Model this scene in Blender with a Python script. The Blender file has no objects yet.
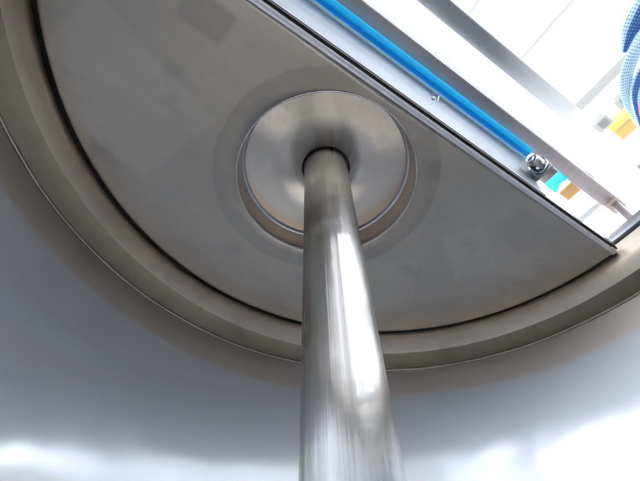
import bpy, bmesh, math, random
from mathutils import Matrix, Vector
R = math.radians
sc = bpy.context.scene
col = sc.collection
random.seed(4)

# ------------------------------------------------------------------ camera
ZC = 1.6                                   # eye height inside the tank above the hall floor
camd = bpy.data.cameras.new('camera'); cam = bpy.data.objects.new('camera', camd); col.objects.link(cam)
camd.sensor_width = 36; camd.lens = 36 * 441.56 / 640
camd.clip_start = 0.01; camd.clip_end = 500
m = Matrix(((0.83325285, -0.43346154, -0.34322118, -0.3774),
            (-0.55236528, -0.67973195, -0.48255266, -0.1245),
            (-0.02413039, 0.59167184, -0.80581769, ZC), (0, 0, 0, 1)))
cam.matrix_world = m
sc.camera = cam
camd.dof.use_dof = True; camd.dof.focus_distance = 0.95; camd.dof.aperture_fstop = 5.0

# ------------------------------------------------------------------ sky, sun, exposure
SUN_EL, SUN_ROT = R(48), R(246)
wd = bpy.data.worlds.new('World'); sc.world = wd; wd.use_nodes = True
nt = wd.node_tree; nt.nodes.clear()
sky = nt.nodes.new('ShaderNodeTexSky'); sky.sky_type = 'NISHITA'; sky.sun_disc = False
sky.sun_elevation = SUN_EL; sky.sun_rotation = SUN_ROT; sky.dust_density = 3.0; sky.air_density = 1.0
bg = nt.nodes.new('ShaderNodeBackground'); bg.inputs['Strength'].default_value = 0.13
wo = nt.nodes.new('ShaderNodeOutputWorld')
nt.links.new(sky.outputs[0], bg.inputs[0]); nt.links.new(bg.outputs[0], wo.inputs[0])
sd = bpy.data.lights.new('sun', 'SUN'); sd.energy = 5.0; sd.angle = R(0.5); sd.color = (1, .95, .88)
so = bpy.data.objects.new('sun', sd); col.objects.link(so)
sdir = Vector((math.sin(SUN_ROT) * math.cos(SUN_EL), math.cos(SUN_ROT) * math.cos(SUN_EL), math.sin(SUN_EL)))
so.rotation_euler = sdir.to_track_quat('Z', 'Y').to_euler()
sc.view_settings.view_transform = 'Standard'; sc.view_settings.look = 'None'
sc.view_settings.gamma = 1; sc.view_settings.exposure = 2.5
try: sc.view_settings.use_curve_mapping = False
except Exception: pass
cy = sc.cycles
cy.max_bounces = 14; cy.glossy_bounces = 12; cy.diffuse_bounces = 5; cy.transmission_bounces = 6
cy.use_denoising = True; cy.caustics_reflective = True; cy.sample_clamp_indirect = 12

# ------------------------------------------------------------------ materials
class N:
    def __init__(s, name):
        s.m = bpy.data.materials.new(name); s.m.use_nodes = True; s.t = s.m.node_tree
        s.p = s.t.nodes['Principled BSDF']
    def n(s, ty, **k):
        x = s.t.nodes.new('ShaderNode' + ty)
        for a, v in k.items():
            if isinstance(v, tuple) and a.startswith('i_'): x.inputs[a[2:]].default_value = v
            elif a.startswith('i_'): x.inputs[a[2:].replace('_', ' ')].default_value = v
            else: setattr(x, a, v)
        return x
    def l(s, a, b): s.t.links.new(a, b)
    def co(s, scale=(1, 1, 1)):
        tc = s.n('TexCoord'); mp = s.n('Mapping'); mp.inputs['Scale'].default_value = scale
        s.l(tc.outputs['Object'], mp.inputs[0]); return mp.outputs[0]
    def noise(s, vec, sc_, det=4, rough=.55):
        x = s.n('TexNoise'); x.inputs['Scale'].default_value = sc_; x.inputs['Detail'].default_value = det
        x.inputs['Roughness'].default_value = rough; s.l(vec, x.inputs['Vector']); return x.outputs['Fac']
    def rng(s, v, a, b, c, d, smooth=False):
        x = s.n('MapRange'); x.inputs[1].default_value = a; x.inputs[2].default_value = b
        x.inputs[3].default_value = c; x.inputs[4].default_value = d
        if smooth: x.interpolation_type = 'SMOOTHSTEP'
        s.l(v, x.inputs[0]); return x.outputs[0]
    def math(s, op, a, b=None):
        x = s.n('Math', operation=op)
        for i, q in enumerate((a, b)):
            if q is None: continue
            if isinstance(q, (int, float)): x.inputs[i].default_value = q
            else: s.l(q, x.inputs[i])
        return x.outputs[0]
    def mix(s, f, a, b):
        x = s.n('MixRGB')
        if isinstance(f, (int, float)): x.inputs[0].default_value = f
        else: s.l(f, x.inputs[0])
        for i, q in ((1, a), (2, b)):
            if isinstance(q, tuple): x.inputs[i].default_value = (*q, 1)
            else: s.l(q, x.inputs[i])
        return x.outputs[0]
    def bump(s, h, st, dist=.001):
        x = s.n('Bump'); x.inputs['Strength'].default_value = st; x.inputs['Distance'].default_value = dist
        s.l(h, x.inputs['Height']); s.l(x.outputs[0], s.p.inputs['Normal'])

def steel(name, base, rough, var=.12, rvar=.08, grain=(1, 1, 1), aniso=0, arot=0, axis=None, dirt=.25, bump=.25, wob=0):
    q = N(name); v = q.co()
    big = q.noise(v, 3.0, 3); fine = q.noise(q.co(grain), 60, 3, .6)
    c0 = tuple(x * (1 - var) for x in base); c1 = tuple(min(1, x * (1 + var)) for x in base)
    c = q.mix(q.rng(big, .3, .7, 0, 1), c0, c1)
    sp = q.rng(q.noise(v, 11, 3, .45), .52, .85, 0, dirt, True)
    c = q.mix(sp, c, (base[0] * .5, base[1] * .46, base[2] * .42))
    c = q.mix(q.rng(fine, .3, .7, 0, .25), c, tuple(x * .8 for x in base))
    q.l(c, q.p.inputs['Base Color']); q.p.inputs['Metallic'].default_value = 1
    r = q.math('ADD', q.rng(q.noise(v, 6, 2, .4), .15, .85, rough - rvar, rough + rvar), q.rng(fine, .3, .7, -.03, .03))
    q.l(r, q.p.inputs['Roughness'])
    h = fine
    if wob: h = q.math('ADD', q.math('MULTIPLY', fine, .05), q.math('MULTIPLY', big, wob))
    q.bump(h, bump, .0006 if not wob else .02)
    if aniso:
        q.p.inputs['Anisotropic'].default_value = aniso; q.p.inputs['Anisotropic Rotation'].default_value = arot
        t = q.n('Tangent', direction_type='RADIAL', axis=axis or 'Z'); q.l(t.outputs[0], q.p.inputs['Tangent'])
    return q

def plain(name, base, rough=.5, metal=0, var=.15, scale=30):
    q = N(name); v = q.co()
    c = q.mix(q.rng(q.noise(v, scale, 5), .3, .7, 0, 1), tuple(x * (1 - var) for x in base), tuple(min(1, x * (1 + var)) for x in base))
    q.l(c, q.p.inputs['Base Color']); q.p.inputs['Roughness'].default_value = rough; q.p.inputs['Metallic'].default_value = metal
    q.bump(q.noise(v, scale * 8, 3), .15, .0008)
    return q.m

def second_lobe(mat, col_, k, rough, strength=.1, sc_=(1, 1, 1), an=0, dist=.004):
    q = N.__new__(N); q.m = mat; q.t = mat.node_tree; q.p = q.t.nodes['Principled BSDF']; v = q.co(sc_)
    g = q.n('BsdfGlossy'); g.inputs['Color'].default_value = (*col_, 1)
    q.l(q.rng(q.noise(v, 5, 3), .25, .75, rough * .7, rough * 1.3), g.inputs['Roughness'])
    if an:
        q.l(q.mix(q.rng(q.noise(q.co((3.6, 3.6, .03)), 20, 3), .35, .65, 0, 1), tuple(x * .66 for x in col_), tuple(x * 1.12 for x in col_)), g.inputs['Color'])  # lengthwise reflection streaks painted into the gloss colour
        g.inputs['Anisotropy'].default_value = an; g.inputs['Rotation'].default_value = .25
        t = q.n('Tangent', direction_type='RADIAL', axis='Z'); q.l(t.outputs[0], g.inputs['Tangent'])
    b = q.n('Bump'); b.inputs['Strength'].default_value = strength; b.inputs['Distance'].default_value = dist
    q.l(q.noise(v, 12, 3), b.inputs['Height']); q.l(b.outputs[0], g.inputs['Normal'])
    ms = q.n('MixShader'); ms.inputs[0].default_value = k; q.l(q.p.outputs[0], ms.inputs[1]); q.l(g.outputs[0], ms.inputs[2])
    q.l(ms.outputs[0], q.t.nodes['Material Output'].inputs[0])
# lid sheet: matt rolled steel with ground patches, a darker ground halo round the hub, smudges
q = N('lid_steel'); v = q.co()
sep = q.n('SeparateXYZ'); q.l(v, sep.inputs[0]); X = q.math('ADD', sep.outputs[0], q.rng(q.noise(v, 14, 3), 0, 1, -.004, .004)); Y = q.math('ADD', sep.outputs[1], q.rng(q.noise(v, 11, 3), 0, 1, -.004, .004))
HX, HY = -.04, .309
dx = q.math('SUBTRACT', X, HX); dy = q.math('SUBTRACT', Y, HY)
rad = q.math('SQRT', q.math('ADD', q.math('MULTIPLY', dx, dx), q.math('MULTIPLY', dy, dy)))
radn = q.math('ADD', rad, q.rng(q.noise(v, 9, 3), 0, 1, -.008, .008))
halo = q.rng(radn, .286, .293, 1, 0, True)
def halfplane(a, b, c_, soft=.006):                     # a*X + b*Y > c
    return q.rng(q.math('ADD', q.math('MULTIPLY', X, a), q.math('MULTIPLY', Y, b)), c_ - soft, c_ + soft, 0, 1, True)
def rect(cx, cy_, w, h, ang):
    ca, sa = math.cos(ang), math.sin(ang)
    u = q.math('ABSOLUTE', q.math('ADD', q.math('ADD', q.math('MULTIPLY', X, ca), q.math('MULTIPLY', Y, sa)), -(cx * ca + cy_ * sa)))
    w_ = q.math('ABSOLUTE', q.math('ADD', q.math('ADD', q.math('MULTIPLY', X, -sa), q.math('MULTIPLY', Y, ca)), -(-cx * sa + cy_ * ca)))
    return q.math('MULTIPLY', q.rng(u, w / 2 - .012, w / 2 + .006, 1, 0, True), q.rng(w_, h / 2 - .012, h / 2 + .006, 1, 0, True))
base = (.49, .447, .39)
LIDPATCH = [(-.46, .125, .11, .08, .1, -.20), (.44, .28, .18, .13, .55, .10), (.50, .14, .14, .10, .2, -.07), (.33, .50, .2, .15, .9, .08),
            (-.55, .38, .34, .26, .35, .09), (.12, .60, .16, .1, .3, -.05), (.58, .24, .1, .16, 1.1, .07), (-.30, .07, .5, .05, 0., .06)]
f = q.math('MULTIPLY', q.rng(q.noise(v, 3, 4), .25, .75, .88, 1.10), q.rng(q.noise(q.co((1, 3, 1)), 9, 4), .25, .75, .94, 1.05))
for (cx, cy_, w, h, a, k) in LIDPATCH:
    f = q.math('MULTIPLY', f, q.math('ADD', 1, q.math('MULTIPLY', rect(cx, cy_, w, h, a), k)))
f = q.math('MULTIPLY', f, q.math('SUBTRACT', 1, q.math('MULTIPLY', halo, .20)))
sm = q.rng(q.noise(v, 10, 4, .55), .56, .75, 0, .13, True)
f = q.math('MULTIPLY', f, q.math('SUBTRACT', 1, sm))
f = q.math('MULTIPLY', f, q.rng(q.noise(q.co((6, 1, 1)), 140, 2), .3, .7, .965, 1.035))
mul = q.n('VectorMath', operation='SCALE'); mul.inputs[0].default_value = base; q.l(f, mul.inputs['Scale'])
q.l(mul.outputs[0], q.p.inputs['Base Color']); q.p.inputs['Metallic'].default_value = 1
q.l(q.math('ADD', q.rng(q.noise(v, 6, 5), .3, .7, .38, .48), q.math('MULTIPLY', halo, -.07)), q.p.inputs['Roughness'])
q.bump(q.math('ADD', q.math('MULTIPLY', q.noise(v, 5, 2), 1), q.math('MULTIPLY', q.noise(q.co((4, 1, 1)), 150, 2), .02)), .25, .012)
M_LID = q.m

# tank wall: satin steel, cool, with a brown heat-tinted band under the rim seam
q = N('tank_wall_steel'); v = q.co(); sep = q.n('SeparateXYZ'); q.l(v, sep.inputs[0]); Z = sep.outputs[2]
zz = q.math('ADD', Z, q.rng(q.noise(v, 2.2, 3), 0, 1, -.012, .012))
tint = q.rng(zz, .808, .832, 0, 1, True)
c = q.mix(q.rng(q.noise(v, 2.5, 2), .2, .8, 0, 1), (.78, .83, .90), (.83, .87, .93))
c = q.mix(q.math('MULTIPLY', tint, .85), c, (.68, .61, .545))
q.l(c, q.p.inputs['Base Color']); q.p.inputs['Metallic'].default_value = 1
q.l(q.math('ADD', q.rng(q.noise(v, 3, 1, .4), .1, .9, .42, .50), q.math('MULTIPLY', tint, .08)), q.p.inputs['Roughness'])
q.bump(q.math('ADD', q.noise(v, 3, 2), q.math('MULTIPLY', q.noise(q.co((1, 1, 30)), 24, 3), .016)), .22, .02)
g = q.n('BsdfGlossy'); q.l(c, g.inputs['Color'])
q.l(q.rng(q.noise(v, 4, 3, .5), 0.25, .75, .10, .17), g.inputs['Roughness'])
bmp = q.n('Bump'); bmp.inputs['Strength'].default_value = .14; bmp.inputs['Distance'].default_value = .02
q.l(q.math('ADD', q.noise(v, 3.5, 2), q.math('MULTIPLY', q.noise(q.co((1, 1, 14)), 30, 3), .006)), bmp.inputs['Height']); q.l(bmp.outputs[0], g.inputs['Normal'])
ms = q.n('MixShader'); q.l(q.rng(tint, 0, 1, .30, .12), ms.inputs[0]); q.l(q.p.outputs[0], ms.inputs[1]); q.l(g.outputs[0], ms.inputs[2])
q.l(ms.outputs[0], q.t.nodes['Material Output'].inputs[0])
M_WALL = q.m

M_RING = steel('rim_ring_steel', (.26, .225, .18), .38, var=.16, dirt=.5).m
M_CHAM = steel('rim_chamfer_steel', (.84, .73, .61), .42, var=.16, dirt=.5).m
M_WELD = steel('weld_steel', (.52, .47, .41), .42, var=.35, grain=(3, 3, 3), bump=.8).m
M_RECESS = steel('recess_steel', (.60, .50, .41), .38, rvar=.03, var=.06, dirt=.0, bump=.03).m
M_DISC = steel('turned_disc_steel', (.72, .65, .57), .22, var=.12, rvar=.05, aniso=.85, bump=.04, arot=.25, dirt=.15).m
M_SHAFT = steel('ground_shaft_steel', (.52, .51, .495), .29, var=.07, rvar=.04, grain=(1.1, 1.1, .012), bump=.55, aniso=.9, arot=.25, dirt=.15).m
second_lobe(M_SHAFT, (.55, .54, .52), .50, .10, .6, (3.6, 3.6, .03), .94, .008)
M_LIPF = steel('ground_lip_steel', (.90, .88, .92), .52, var=.05, dirt=.15).m
M_LIP = steel('bright_edge_steel', (.66, .65, .66), .22, var=.08, dirt=.2).m
M_PANEL = steel('pale_channel_steel', (.31, .34, .36), .48, var=.06, dirt=.12).m
M_BAR = steel('brown_bar_steel', (.46, .415, .41), .55, var=.15, dirt=.3).m
M_BEAM = steel('grey_beam_steel', (.50, .50, .52), .36, var=.10, dirt=.2).m
qb = steel('beam_steel_glare_fade', (.42, .42, .44), .36, var=.08, dirt=.1)  # the fade into glare at the beam's right end is painted into this colour
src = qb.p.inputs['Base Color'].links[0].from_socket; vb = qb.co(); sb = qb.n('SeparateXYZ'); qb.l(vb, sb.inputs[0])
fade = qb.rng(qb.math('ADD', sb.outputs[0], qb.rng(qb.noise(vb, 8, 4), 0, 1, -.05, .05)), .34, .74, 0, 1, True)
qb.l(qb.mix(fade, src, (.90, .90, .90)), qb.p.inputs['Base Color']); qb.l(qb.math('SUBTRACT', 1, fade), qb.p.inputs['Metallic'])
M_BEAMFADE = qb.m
M_BOLT = steel('bolt_steel', (.55, .55, .56), .25, var=.1, dirt=.4).m
M_BOTTOM = steel('tank_bottom_steel', (.78, .77, .75), .40).m
M_OUT = steel('tank_outer_steel', (.55, .55, .55), .35).m
M_RUBBER = plain('black_rubber', (.018, .018, .018), .6)
M_DARKSEAL = plain('dark_seal', (.03, .026, .022), .5)
def glow_through(name, base, k, rough):
    q = N(name); q.p.inputs['Base Color'].default_value = (*base, 1); q.p.inputs['Roughness'].default_value = rough
    tr = q.n('BsdfTranslucent'); tr.inputs[0].default_value = (*base, 1); mx = q.n('MixShader'); mx.inputs[0].default_value = k
    q.l(q.p.outputs[0], mx.inputs[1]); q.l(tr.outputs[0], mx.inputs[2]); q.l(mx.outputs[0], q.t.nodes['Material Output'].inputs[0])
    return q.m
M_BLUE = glow_through('blue_silicone', (.12, .80, .97), .75, .5)
M_GROOVE = glow_through('blue_groove', (.03, .46, .80), .6, .5)
M_PALEBLUE = glow_through('pale_blue_silicone', (.70, .92, .96), .65, .5)
M_WHITE = plain('white_paint', (.75, .76, .76), .5, var=.04)
M_BARS = plain('bar_paint', (.50, .52, .52), .6, var=.03)
M_LGREY = plain('light_grey_paint', (.45, .47, .46), .5, var=.05)
M_STREAKGIRDER = plain('streak_girder_paint', (.09, .095, .10), .5, var=.1)
M_DGREY = plain('grey_paint', (.26, .27, .27), .5, var=.1)
M_YELLOW = plain('yellow_paint', (.85, .72, .15), .45, var=.05)
M_ORANGE = plain('orange_paint', (.78, .46, .16), .5, var=.06)
M_BEIGE = plain('beige_plastic', (.55, .42, .34), .5, var=.06)
M_PINK = plain('pink_cotton', (.78, .30, .42), .9, var=.1)
q = N('concrete'); v = q.co()
q.l(q.mix(q.rng(q.noise(v, 1.2, 8), .3, .7, 0, 1), (.28, .27, .26), (.40, .39, .37)), q.p.inputs['Base Color'])
q.p.inputs['Roughness'].default_value = .8; q.bump(q.noise(v, 40, 6), .4, .004); M_FLOOR = q.m
q = N('opal_panel'); q.t.nodes.remove(q.p)
tr = q.n('BsdfTranslucent'); tr.inputs[0].default_value = (.90, .925, .955, 1)
df = q.n('BsdfDiffuse'); df.inputs[0].default_value = (.85, .86, .87, 1)
mx = q.n('MixShader'); mx.inputs[0].default_value = .25
q.l(tr.outputs[0], mx.inputs[1]); q.l(df.outputs[0], mx.inputs[2]); q.l(mx.outputs[0], q.t.nodes['Material Output'].inputs[0]); M_OPAL = q.m
# checked cloth
q = N('checked_cotton'); uv = q.n('UVMap'); sep = q.n('SeparateXYZ'); q.l(uv.outputs[0], sep.inputs[0])
U, V = sep.outputs[0], sep.outputs[1]
fu = q.math('FRACT', q.math('MULTIPLY', U, 105)); fv = q.math('FRACT', q.math('MULTIPLY', V, 20))
a = q.rng(fu, .40, .60, 0, 1); b = q.rng(fv, .40, .60, 0, 1)
dv = q.math('ABSOLUTE', q.math('SUBTRACT', q.math('FRACT', V), .75))
band = q.rng(dv, .10, .14, 1, 0)
lightc = q.mix(q.math('MULTIPLY', a, b), (.66, .84, .90), (.07, .32, .64))
darkc = q.mix(q.math('MAXIMUM', a, b), (.16, .38, .68), (.03, .11, .34))
q.l(q.mix(band, lightc, darkc), q.p.inputs['Base Color']); q.p.inputs['Roughness'].default_value = .9
q.bump(q.math('ADD', a, b), .5, .001); M_CHECK = q.m

# ------------------------------------------------------------------ helpers
def link(name, bm, mat, parent=None, smooth=True, z=0.):
    me = bpy.data.meshes.new(name); bm.normal_update(); bm.to_mesh(me); bm.free()
    if smooth:
        for p in me.polygons: p.use_smooth = True
    me.materials.append(mat)
    o = bpy.data.objects.new(name, me); col.objects.link(o); o.location.z = z
    if parent: o.parent = parent
    return o
def thing(name, label, cat, loc=(0, 0, 0), group=None):
    o = bpy.data.objects.new(name, None); col.objects.link(o); o.location = loc; o.empty_display_size = .1
    return tag(o, label, cat, group)
def tag(o, label, cat, group=None):
    o['label'] = label; o['category'] = cat
    if group: o['group'] = group
    return o
def lathe(prof, n=256, cx=0, cy=0, a0=0., a1=2 * math.pi, closed=False):
    bm = bmesh.new(); full = abs(a1 - a0 - 2 * math.pi) < 1e-6; rows = []
    for i in range(n if full else n + 1):
        a = a0 + (a1 - a0) * i / n
        rows.append([bm.verts.new((cx + r * math.cos(a), cy + r * math.sin(a), z)) for r, z in prof])
    k = len(prof)
    for i in range(n):
        A, B = rows[i], rows[(i + 1) % len(rows)]
        for j in range(k if closed else k - 1):
            try: bm.faces.new((A[j], B[j], B[(j + 1) % k], A[(j + 1) % k]))
            except ValueError: pass
    bmesh.ops.remove_doubles(bm, verts=bm.verts, dist=1e-6)
    return bm
def extrude_x(prof, x0, x1, n=1, caps=True, wob=0):           # closed profile of (y, z)
    bm = bmesh.new(); rows = []
    for i in range(n + 1):
        x = x0 + (x1 - x0) * i / n
        w = wob * math.sin(i * 1.7) if wob else 0
        rows.append([bm.verts.new((x, y + w, z + w * .5)) for y, z in prof])
    k = len(prof)
    for i in range(n):
        for j in range(k): bm.faces.new((rows[i][j], rows[i + 1][j], rows[i + 1][(j + 1) % k], rows[i][(j + 1) % k]))
    if caps: bm.faces.new(rows[0]); bm.faces.new(rows[-1][::-1])
    bmesh.ops.recalc_face_normals(bm, faces=bm.faces)
    return bm
def rbox(x0, x1, y0, y1, z0, z1, bev=.002):
    bm = bmesh.new(); bmesh.ops.create_cube(bm, size=1)
    for v_ in bm.verts:
        v_.co = Vector((x0 + (v_.co.x + .5) * (x1 - x0), y0 + (v_.co.y + .5) * (y1 - y0), z0 + (v_.co.z + .5) * (z1 - z0)))
    if bev: bmesh.ops.bevel(bm, geom=bm.edges[:], offset=bev, segments=2, affect='EDGES', profile=.5)
    return bm
def cylx(x0, x1, y, z, r, n=48, bev=.002):                     # cylinder along X with rounded rims
    pr = [(0, x0), (r - bev, x0), (r, x0 + bev), (r, x1 - bev), (r - bev, x1), (0, x1)]
    bm = lathe(pr, n)
    for v_ in bm.verts: v_.co = Vector((v_.co.z, y + v_.co.x, z + v_.co.y))
    bmesh.ops.recalc_face_normals(bm, faces=bm.faces)
    return bm
def flat_shade(o, ang=35):
    me = o.data
    try: me.set_sharp_from_angle(angle=R(ang))
    except Exception: pass
    return o
def Zw(z): return z + ZC
def shift(bm, z=ZC):
    for v_ in bm.verts: v_.co.z += z
    return bm
# Objects are modelled with z measured from the eye height ZC and lifted by it.

# ------------------------------------------------------------------ setting
floor = link('floor', rbox(-60, 60, -60, 60, -.2, 0, 0), M_FLOOR, smooth=False); floor['kind'] = 'structure'

# roof of opal panels over the hall, bars between the panels
ZR = 4.0
roof = thing('hall_roof', 'bright white translucent panel roof high above the tank with thin grey bars', 'roof', (0, 0, ZC + ZR))
pw, py = .645, 3.2
x0 = 1.075 - 12 * pw
pm = None; bmh = None
for i in range(28):
    for j in range(5):
        if pm is None:
            o = link('roof_panel', rbox(.012, pw - .012, .012, py - .012, .012, .020, 0), M_OPAL, roof, smooth=False); pm = o
        else: o = pm.copy(); col.objects.link(o); o.parent = roof
        o.location = (x0 + i * pw, -8 + j * py, 0)
for i in range(29):
    if i in (14, 15, 16): continue
    if bmh is None: o = link('glazing_bar', rbox(-.02, .02, -8, 8, -.004, .03, .002), M_BARS, roof); bmh = o
    else: o = bmh.copy(); col.objects.link(o); o.parent = roof
    o.location = (x0 + i * pw, 0, 0)
for j in range(6):
    link('cross_rail', rbox(x0, x0 + 28 * pw, -8 + j * py - .03, -8 + j * py + .03, .032, .09, .003), M_LGREY, roof)

UNSEEN_WALLP = plain('unseen_wall_paint', (.72, .73, .74), .8, scale=2)
hw = link('unseen_hall_wall', rbox(-9, 12, -4.7, -4.5, 0, ZC + 2.5, 0), UNSEEN_WALLP, smooth=False); hw['kind'] = 'structure'  # out-of-view wall added to dim the middle of the tank wall's reflection
for (wa, wb) in ((-9, -8.6), (-5.6, -5.2), (-2.6, 3.9), (5.4, 6.0), (7.6, 12)):
    link('unseen_wall_pier', rbox(wa, wb, -4.7, -4.5, ZC + 2.5, ZC + ZR - .01, 0), UNSEEN_WALLP, hw, smooth=False)
for (wa, wb) in ((-8.6, -5.6), (-5.2, -2.6), (3.9, 5.4), (6.0, 7.6)):
    link('added_window_pane', rbox(wa, wb, -4.62, -4.60, ZC + 2.5, ZC + ZR - .01, 0), M_OPAL, hw, smooth=False)  # unseen bright panes, added for the light patches reflected in the tank wall
for gx, gw in ((-.35, .12), (-.95, .10), (-1.5, .17), (-2.15, .10), (-2.9, .2), (-4.4, .2)):
    o = link('streak_girder', rbox(gx - gw, gx + gw, -4.5, 8, -.35, -.006, .004), M_STREAKGIRDER, roof)  # unseen dark girders added to break the shaft's highlight into streaks
ov = rbox(2.385, 2.495, -1.6, -.27, -.10, -.006, .004)
tag(link('roof_beam', ov, M_LGREY, z=ZC + ZR), 'pale grey beam end under the white roof beside the two box lamps', 'beam')
for k, (xx, yy, lb) in enumerate(((2.72, -.33, 'lower left of two grey box lamps under the roof, nearer the long steel bars'),
                                   (2.69, -.575, 'upper right of two grey box lamps under the roof, nearer the blue checked cloth'))):
    t = thing('ceiling_lamp', lb, 'lamp', (xx, yy, ZC + ZR), 'box lamps under the roof')
    link('housing', rbox(-.07, .07, -.075, .075, -.16, -.006, .008), M_LGREY, t)
    link('reflector', rbox(-.045, .045, -.05, .03, -.166, -.1605, .002), M_DGREY, t)
    link('side_plate', rbox(-.071 - .02, -.0715, -.05, .05, -.13, -.03, .002), M_WHITE, t)
t = thing('crane_girder', 'yellow and orange crane girder end under the white roof beside the blue cloth', 'crane', (2.9, -.3, ZC + ZR))
link('yellow_flange', rbox(-.06, -.01, -1.6, -.03, -.14, -.006, .003), M_YELLOW, t)
link('white_web', rbox(-.009, .02, -1.6, -.03, -.12, -.006, .002), M_WHITE, t)
link('orange_block', rbox(.0205, .135, -.36, -.035, -.15, -.006, .004), M_ORANGE, t)
link('grey_rod', rbox(.15, .18, -.9, -.37, -.1, -.07, .003), M_LGREY, t)
tag(link('purlin', rbox(3.47, 3.545, .08, 1.6, -.09, -.006, .003), M_LGREY, z=ZC + ZR), 'thin grey purlin seen in the gap between lid edge and crossbar', 'beam')
tag(link('roof_bracket', rbox(3.42, 3.55, -.8, -.24, -.12, -.006, .004), M_DGREY, z=ZC + ZR), 'small grey bracket under the roof at the right picture edge below the girder', 'bracket')
tag(link('hanging_tag', rbox(-.028, .022, -.032, .070, -.01, 0, .002), M_ORANGE), 'small orange plate beside the blue flap behind the bolt', 'plate')
bpy.data.objects['hanging_tag'].location = (0, 0, -5)

# ------------------------------------------------------------------ tank
RW = .8994
tank = thing('mixing_tank', 'large round stainless steel tank seen from inside with satin wall and brown rim ring', 'tank', (0, 0, 0))
link('tank_wall', lathe([(RW, -.35), (RW, .918)], 360), M_WALL, tank, z=ZC)
link('tank_bottom', lathe([(0.001, -.53), (.3, -.515), (.6, -.475), (.8, -.42), (.87, -.38), (RW, -.35)], 200), M_BOTTOM, tank, z=ZC)
link('outer_shell', lathe([(.96, -1.6), (.965, .90), (.93, .93), (.862, .94), (.862, 1.083)], 200), M_OUT, tank, z=ZC)
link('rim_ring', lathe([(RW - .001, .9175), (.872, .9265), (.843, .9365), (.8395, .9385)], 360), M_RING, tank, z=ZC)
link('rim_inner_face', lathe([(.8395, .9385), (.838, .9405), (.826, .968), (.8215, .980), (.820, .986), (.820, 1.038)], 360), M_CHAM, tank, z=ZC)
link('rim_gasket', lathe([(.8205, 1.037), (.8165, 1.039), (.8165, 1.050), (.8205, 1.052)], 360), M_RUBBER, tank, z=ZC)
link('rim_collar', lathe([(.8195, 1.0515), (.8185, 1.054), (.8185, 1.080), (.8215, 1.084), (.858, 1.084), (.862, 1.081)], 360), M_BEAM, tank, z=ZC)
# weld seam: hammered little ripples
bm = bmesh.new(); rows = []; n = 720
for i in range(n):
    a = 2 * math.pi * i / n; r = .0032 + .0003 * math.sin(i * 1.1) + random.uniform(-.0002, .0002)
    dr = .0003 * math.sin(a * 17) + .0002 * math.sin(a * 41)
    rows.append([bm.verts.new(((RW - .0035 + dr + r * math.cos(p)) * math.cos(a), (RW - .0035 + dr + r * math.cos(p)) * math.sin(a), .9160 + r * math.sin(p))) for p in [k * math.pi / 3 for k in range(6)]])
for i in range(n):
    A, B = rows[i], rows[(i + 1) % n]
    for j in range(6): bm.faces.new((A[j], B[j], B[(j + 1) % 6], A[(j + 1) % 6]))
bmesh.ops.recalc_face_normals(bm, faces=bm.faces)
link('weld_seam', bm, M_WELD, tank, z=ZC)

# ------------------------------------------------------------------ lid (half disc) with hub recess
lid = thing('tank_lid', 'matt grey half round steel lid with a round recess, closing half the tank', 'lid', (0, 0, 0))
RL, YC, RH = .807, .0535, .2285
def lid_r(a):                                       # distance from the hub centre to the lid outline
    c_, s_ = math.cos(a), math.sin(a)
    b = HX * c_ + HY * s_; t = -b + math.sqrt(b * b - (HX * HX + HY * HY - RL * RL))
    if s_ < -1e-6: t = min(t, (YC - HY) / s_)
    return t
xc = math.sqrt(RL * RL - YC * YC)
angs = sorted([2 * math.pi * i / 720 for i in range(720)] + [math.atan2(YC - HY, xc - HX) % (2 * math.pi), math.atan2(YC - HY, -xc - HX) % (2 * math.pi)])
a_c = [math.atan2(YC - HY, -xc - HX) % (2 * math.pi), math.atan2(YC - HY, xc - HX) % (2 * math.pi)]
bm = bmesh.new(); rows = []
for a in angs:
    t = lid_r(a); straight = a_c[0] - 1e-6 <= a <= a_c[1] + 1e-6
    row = []
    pts = [(RH + .0, .003), (RH + .0035, .0)] + [(RH + .0035 + (t - .014 - RH - .0035) * k / 12, 0) for k in range(1, 13)]
    if straight: pts += [(t, 0)]
    else: pts += [(t - .007, .001), (t - .002, .004), (t, .009)]
    while len(pts) < 17: pts.append((t, pts[-1][1] + .0012))
    for r, z in pts: row.append(bm.verts.new((HX + r * math.cos(a), HY + r * math.sin(a), 1 + z)))
    rows.append(row)
for i in range(len(rows)):
    A, B = rows[i], rows[(i + 1) % len(rows)]
    for j in range(16): bm.faces.new((A[j], A[j + 1], B[j + 1], B[j]))
lp = link('lid_plate', bm, M_LID, lid, z=ZC)
# top skin closes the lid above
bm = lathe([(RL - .002, 1.012), (RL - .002, 1.028)], 180, a0=math.asin(YC / RL), a1=math.pi - math.asin(YC / RL))
link('lid_skirt', bm, M_RUBBER, lid, z=ZC)
bm = bmesh.new()
vs = [bm.verts.new((RL * math.cos(a), RL * math.sin(a), 0)) for a in [math.asin(YC / RL) + (math.pi - 2 * math.asin(YC / RL)) * i / 120 for i in range(121)]]
hub_v = [bm.verts.new((HX + RH * math.cos(2 * math.pi * i / 96), HY + RH * math.sin(2 * math.pi * i / 96), 0)) for i in range(96)]
e = [bm.edges.new((vs[i], vs[(i + 1) % 121])) for i in range(121)] + [bm.edges.new((hub_v[i], hub_v[(i + 1) % 96])) for i in range(96)]
bmesh.ops.triangle_fill(bm, edges=e, use_beauty=True)
for v_ in bm.verts: v_.co.z = 1.03
link('lid_top', bm, M_OUT, lid, smooth=False, z=ZC)
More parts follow.
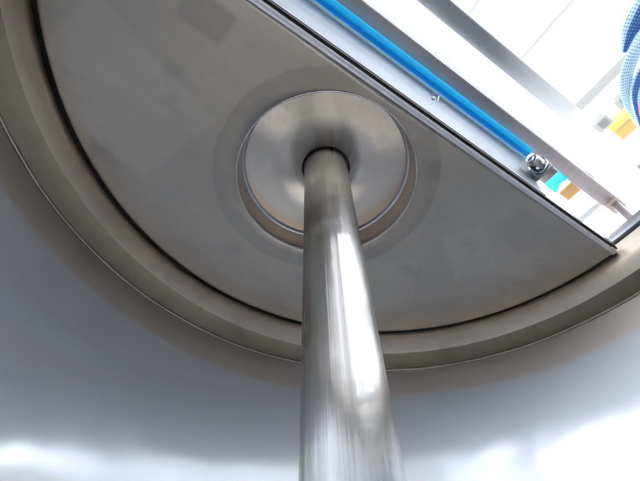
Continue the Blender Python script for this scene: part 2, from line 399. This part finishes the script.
# rolled bright lip along the straight edge
yr = lambda y: y - .1245                              # depth from the eye across the cut
lx = xc - .002
prof = []
for k in range(17):
    a = k / 16 * math.pi / 2
    prof.append((yr(.1785 - .0150 * math.sin(a)), 1.0 - .001 + .0135 * (1 - math.cos(a))))
prof += [(yr(.1635), 1.028), (yr(.1670), 1.028), (yr(.1670), 1.016), (yr(.1785), 1.004)]
link('lid_lip', extrude_x(prof, -lx, lx, 60), M_LIPF, lid, z=ZC)
link('lip_end', cylx(lx - .022, lx + .006, yr(.1705), 1.008, .0085), M_LIP, lid, z=ZC)
link('cut_seal', rbox(-lx, lx, yr(.1578), yr(.1632), 1.007, 1.022, .001), M_RUBBER, lid, z=ZC)
link('edge_seal', lathe([(.790, 1.013), (.8195, 1.009), (.8195, 1.02), (.790, 1.024)], 200, a0=math.asin(YC / RL) - .01, a1=math.pi - math.asin(YC / RL) + .01, closed=True), M_RUBBER, lid, z=ZC)
# hub recess: wall, weld line, turned disc with a hole
ZD = 1.074
t = link('recess_wall', lathe([(RH + .0005, 1.0025), (RH - .0015, 1.0075), (RH - .003, 1.02), (RH - .005, 1.05), (RH - .007, ZD - .002)], 256), M_RECESS, None, z=ZC)
t.location = (HX, HY, ZC); t.parent = lid
def hubpart(name, prof, mat, n=256, closed=False):
    o = link(name, lathe(prof, n, closed=closed), mat, lid); o.location = (HX, HY, ZC); return o
hubpart('recess_weld', [(RH - .005, ZD - .010), (RH - .0085, ZD - .0085), (RH - .0125, ZD - .004), (RH - .014, ZD + .001)], M_LIP)
hubpart('recess_disc', [(RH - .0135, ZD), (.15, ZD + .001), (.0655, ZD), (.0645, ZD + .0015), (.0645, ZD + .03)], M_DISC)
hubpart('rim_edge_bead', [(RH + .0035, 1.0004), (RH + .0025, .9990), (RH + .0005, .9990), (RH - .0006, 1.0006), (RH - .0003, 1.004)], M_LIP)
hubpart('recess_cap', [(.060, ZD + .035), (RH - .005, ZD + .03), (RH - .003, 1.029)], M_OUT, 96)

# ------------------------------------------------------------------ shaft
SR = .0578
sh = thing('mixer_shaft', 'thick polished steel shaft hanging from the recess in the lid down into the tank', 'shaft', (HX, HY, ZC))
def shp(name, prof, mat, n=160, closed=False):
    return link(name, lathe(prof, n, closed=closed), mat, sh)
shp('rod', [(SR + .0075, -.45), (SR + .0075, .20), (SR + .0050, .42), (SR + .0018, .75), (SR, 1.0), (SR, 1.2)], M_SHAFT)
shp('rod_end', [(.001, -.465), (SR + .001, -.463), (SR + .0075, -.45)], M_SHAFT, 96)
shp('shaft_seal', [(SR + .0003, ZD + .004), (.0655, ZD + .004), (.0655, ZD + .02), (SR + .0003, ZD + .02)], M_DARKSEAL, 128, True)
shp('motor_coupling', [(.062, ZD + .04), (.11, ZD + .045), (.11, ZD + .26), (.001, ZD + .27)], M_OUT, 64)
sh.rotation_euler = (0, -.005, 0); sh.location.x += .0053

# ------------------------------------------------------------------ long channel with blue seal along the opening
XB = .87 - .3774                                     # bracket plate position
XE = -1.0
ch = thing('seal_channel', 'pale steel channel carrying a bright blue seal along the straight lid edge', 'channel', (0, 0, 0))
pr = [(yr(.1575), 1.0225), (yr(.1575), 1.036), (yr(.1572), 1.040), (yr(.1480), 1.140), (yr(.1465), 1.150), (yr(.1350), 1.200), (yr(.1350), 1.212), (yr(.168), 1.212), (yr(.168), 1.16), (yr(.1620), 1.0225)]
link('channel_web', extrude_x(pr, XE + .22, XB, 24), M_PANEL, ch, z=ZC)
link('channel_foot', extrude_x([(yr(.1575), 1.0235), (yr(.1562), 1.0235), (yr(.1562), 1.0345), (yr(.1575), 1.0345)], -lx, lx, 24), M_BEAM, ch, z=ZC)
def rnd(cy_, cz, ry, rz, n=20, a0=0, a1=2 * math.pi): return [(yr(cy_ + ry * math.cos(a0 + (a1 - a0) * k / n)), cz + rz * math.sin(a0 + (a1 - a0) * k / n)) for k in range(n)]
link('pale_seal_edge', extrude_x(rnd(.1318, 1.205, .0045, .006), XE + .22, XB - .002, 60, wob=.0003), M_PALEBLUE, ch, z=ZC)
link('blue_seal', extrude_x(rnd(.1115, 1.214, .0115, .0095, 28), XE + .22, XB - .002, 60, wob=.0003), M_BLUE, ch, z=ZC)
link('seal_groove', rbox(XE + .22, XB - .002, yr(.112), yr(.1305), 1.2075, 1.222, .001), M_GROOVE, ch, z=ZC)
link('end_bracket', rbox(XB + .0005, XB + .007, yr(.094), yr(.158), 1.098, 1.158, .0015), M_PANEL, ch, z=ZC)
link('bracket_tail', rbox(XB + .0075, XB + .060, yr(.100), yr(.150), 1.135, 1.142, .002), M_BAR, ch, z=ZC)
# blue flap folded past the bracket
bm = bmesh.new(); rows = []
for i in range(9):
    x = XB + .035 + i * .0105; z = 1.150 + .010 * math.sin(i * .9)
    rows.append([bm.verts.new((x + .010 * (j / 6), yr(.100 + .053 * j / 6), z + .006 * math.sin(j * 1.1 + i * .6))) for j in range(7)])
for i in range(8):
    for j in range(6): bm.faces.new((rows[i][j], rows[i + 1][j], rows[i + 1][j + 1], rows[i][j + 1]))
r_ = bmesh.ops.solidify(bm, geom=bm.faces[:], thickness=.003)
link('blue_flap', bm, M_BLUE, ch, z=ZC)
o = bpy.data.objects['hanging_tag']; o.location = (.93 * 1.286 - .3774 - .055, yr(.135), ZC + 1.2865); o.rotation_euler.z = math.pi

bo = thing('bolt', 'short round steel bolt through the square bracket at the end of the blue seal', 'bolt', (XB, yr(.117), ZC + 1.126))
link('bolt_head', cylx(-.040, -.006, 0, 0, .0195, 48, .003), M_BOLT, bo)
link('washer', cylx(-.0058, -.0005, 0, 0, .0235, 48, .001), M_BOLT, bo)
link('stud_end', cylx(-.0475, -.0402, 0, 0, .0105, 32, .002), M_LIP, bo)
link('end_ring', lathe([(.0135, 0), (.0165, 0), (.0175, .0015), (.0165, .003), (.0135, .003)], 48, closed=True), M_LIP, bo)
er = bpy.data.objects['end_ring']; er.rotation_euler = (0, R(-90), 0); er.location = (-.0400, 0, 0)
pin = thing('split_pin', 'tiny bright pin with a ball end crossing the blue seal', 'pin', (0, 0, ZC))
bm = bmesh.new()
a_ = Vector((.424 * 1.19 - .3774, yr(.1046 * 1.19), 1.19)); b_ = Vector((.441 * 1.15 - .3774, yr(.1349 * 1.15), 1.15))
bmesh.ops.create_cone(bm, cap_ends=True, segments=16, radius1=.0018, radius2=.0018, depth=(b_ - a_).length, matrix=Matrix.Translation((a_ + b_) / 2) @ (b_ - a_).to_track_quat('Z', 'Y').to_matrix().to_4x4())
link('pin_rod', bm, M_LIP, pin)
bm = bmesh.new(); bmesh.ops.create_uvsphere(bm, u_segments=20, v_segments=12, radius=.0055, matrix=Matrix.Translation((.422 * 1.16 - .3774, yr(.1232 * 1.16), 1.16)))
link('pin_ball', bm, M_LIP, pin)

# ------------------------------------------------------------------ bars across the opening
cb = thing('crossbar', 'flat brownish grey steel bar just beyond the blue seal, spanning the tank opening', 'bar', (0, 0, ZC))
link('bar_body', rbox(-1.0, .885, yr(.0655), yr(.1140), 1.25, 1.275, .003), M_BAR, cb)
link('bar_tip', rbox(.8855, .955, yr(.0650), yr(.1120), 1.247, 1.272, .008), M_BEIGE, cb)
link('bar_foot', rbox(.90, .93, yr(.073), yr(.097), .98, 1.246, .003), M_BAR, cb)
link('bar_foot', rbox(-.93, -.90, yr(.073), yr(.097), .98, 1.249, .003), M_BAR, cb)
gb = thing('box_beam', 'smooth grey steel box beam highest above the opening, fading into the white roof', 'beam', (0, 0, ZC))
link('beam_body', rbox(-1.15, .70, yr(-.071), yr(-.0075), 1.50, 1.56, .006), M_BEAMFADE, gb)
link('cover_strip', extrude_x([(yr(.0660), 1.2765), (yr(-.0070), 1.495), (yr(-.0105), 1.495), (yr(.0625), 1.2765)], -1.05, .80, 8), M_OPAL, gb)
link('beam_fade_end', rbox(.7005, .80, yr(-.069), yr(-.0095), 1.502, 1.558, .006), M_OPAL, gb)  # opal end piece added so the beam appears to fade into glare
link('beam_post', rbox(-1.15, -1.09, yr(-.068), yr(-.010), -1.6, 1.499, .003), M_BEAM, gb)
link('beam_arm', rbox(-.16, .0, yr(-.6), yr(-.0715), 1.515, 1.55, .003), M_BEAM, gb).location.x = -1.0

# ------------------------------------------------------------------ checked cloth
def fold_tube(bm, uvl, pts, rads, u0, v0, flat=.55):
    P = [Vector(p) for p in pts]; sm_ = []
    for i in range(len(P) - 1):
        p0, p1, p2, p3 = P[max(i - 1, 0)], P[i], P[i + 1], P[min(i + 2, len(P) - 1)]
        r1, r2 = rads[i], rads[i + 1]
        for k in range(14):
            t_ = k / 14; a = .5 * ((2 * p1) + (-p0 + p2) * t_ + (2 * p0 - 5 * p1 + 4 * p2 - p3) * t_ ** 2 + (-p0 + 3 * p1 - 3 * p2 + p3) * t_ ** 3)
            sm_.append((a, r1 + (r2 - r1) * t_))
    rows = []; L = 0; n = 28
    for i, (p, r) in enumerate(sm_):
        d = (sm_[min(i + 1, len(sm_) - 1)][0] - sm_[max(i - 1, 0)][0]).normalized()
        up = Vector((0, 0, 1)); s = d.cross(up).normalized(); up2 = s.cross(d)
        if i: L += (p - sm_[i - 1][0]).length
        row = []
        for j in range(n + 1):
            a = 2 * math.pi * j / n
            w = 1 + .07 * math.sin(3 * a + i * .13 + u0 * 9) + .05 * math.sin(5 * a - i * .21)
            row.append((bm.verts.new(p + s * r * w * math.cos(a) + up2 * r * flat * w * math.sin(a)), (L + u0, v0 + j / n)))
        rows.append(row)
    for i in range(len(rows) - 1):
        for j in range(n):
            q4 = (rows[i][j], rows[i + 1][j], rows[i + 1][j + 1], rows[i][j + 1])
            fc = bm.faces.new([x[0] for x in q4])
            for lp_, x in zip(fc.loops, q4): lp_[uvl].uv = x[1]
# picture-plane measurements of the folds turned into metres at 1.5 m above the eye
CAMR = m.to_3x3(); CP = m.translation
def at(px, py, z):
    d = CAMR @ Vector((px - 320, -(py - 240.5), -441.56)); return CP + d * (z / d.z)
cl = thing('checked_cloth', 'blue and pale blue checked cloth in thick curved folds at the right picture edge', 'cloth', (0, 0, 0))
def folds(name, mat, specs):
    bm = bmesh.new(); uvl = bm.loops.layers.uv.new('UVMap')
    for pts, rads, u0, v0 in specs: fold_tube(bm, uvl, [at(*p) for p in pts], rads, u0, v0)
    return link(name, bm, mat, cl)
folds('upper_fold', M_CHECK, [([(680, -42, 1.52), (660, -16, 1.52), (643, 8, 1.52), (631, 30, 1.52), (624, 53, 1.52)], [.045, .043, .037, .028, .007], .0, .0)])
folds('outer_fold', M_CHECK, [([(690, -20, 1.49), (668, 8, 1.49), (646, 34, 1.49), (631, 60, 1.49), (626, 82, 1.49), (631, 103, 1.49), (641, 122, 1.49), (656, 140, 1.49)], [.024, .024, .023, .022, .021, .020, .018, .02], .3, .5)])
folds('inner_fold', M_CHECK, [([(690, 20, 1.47), (660, 46, 1.47), (644, 68, 1.47), (636, 88, 1.47), (638, 108, 1.47), (647, 132, 1.47)], [.02, .018, .017, .017, .017, .02], .7, .04)])
folds('light_lining', M_CHECK, [([(690, 40, 1.46), (664, 60, 1.46), (649, 80, 1.46), (643, 98, 1.46), (648, 120, 1.46), (660, 140, 1.46)], [.02, .02, .018, .018, .018, .02], .2, .5)])
folds('pink_lining', M_PINK, [([(700, 66, 1.45), (668, 80, 1.45), (650, 98, 1.45), (653, 118, 1.45), (680, 140, 1.45)], [.02, .026, .030, .026, .02], .7, .45)])
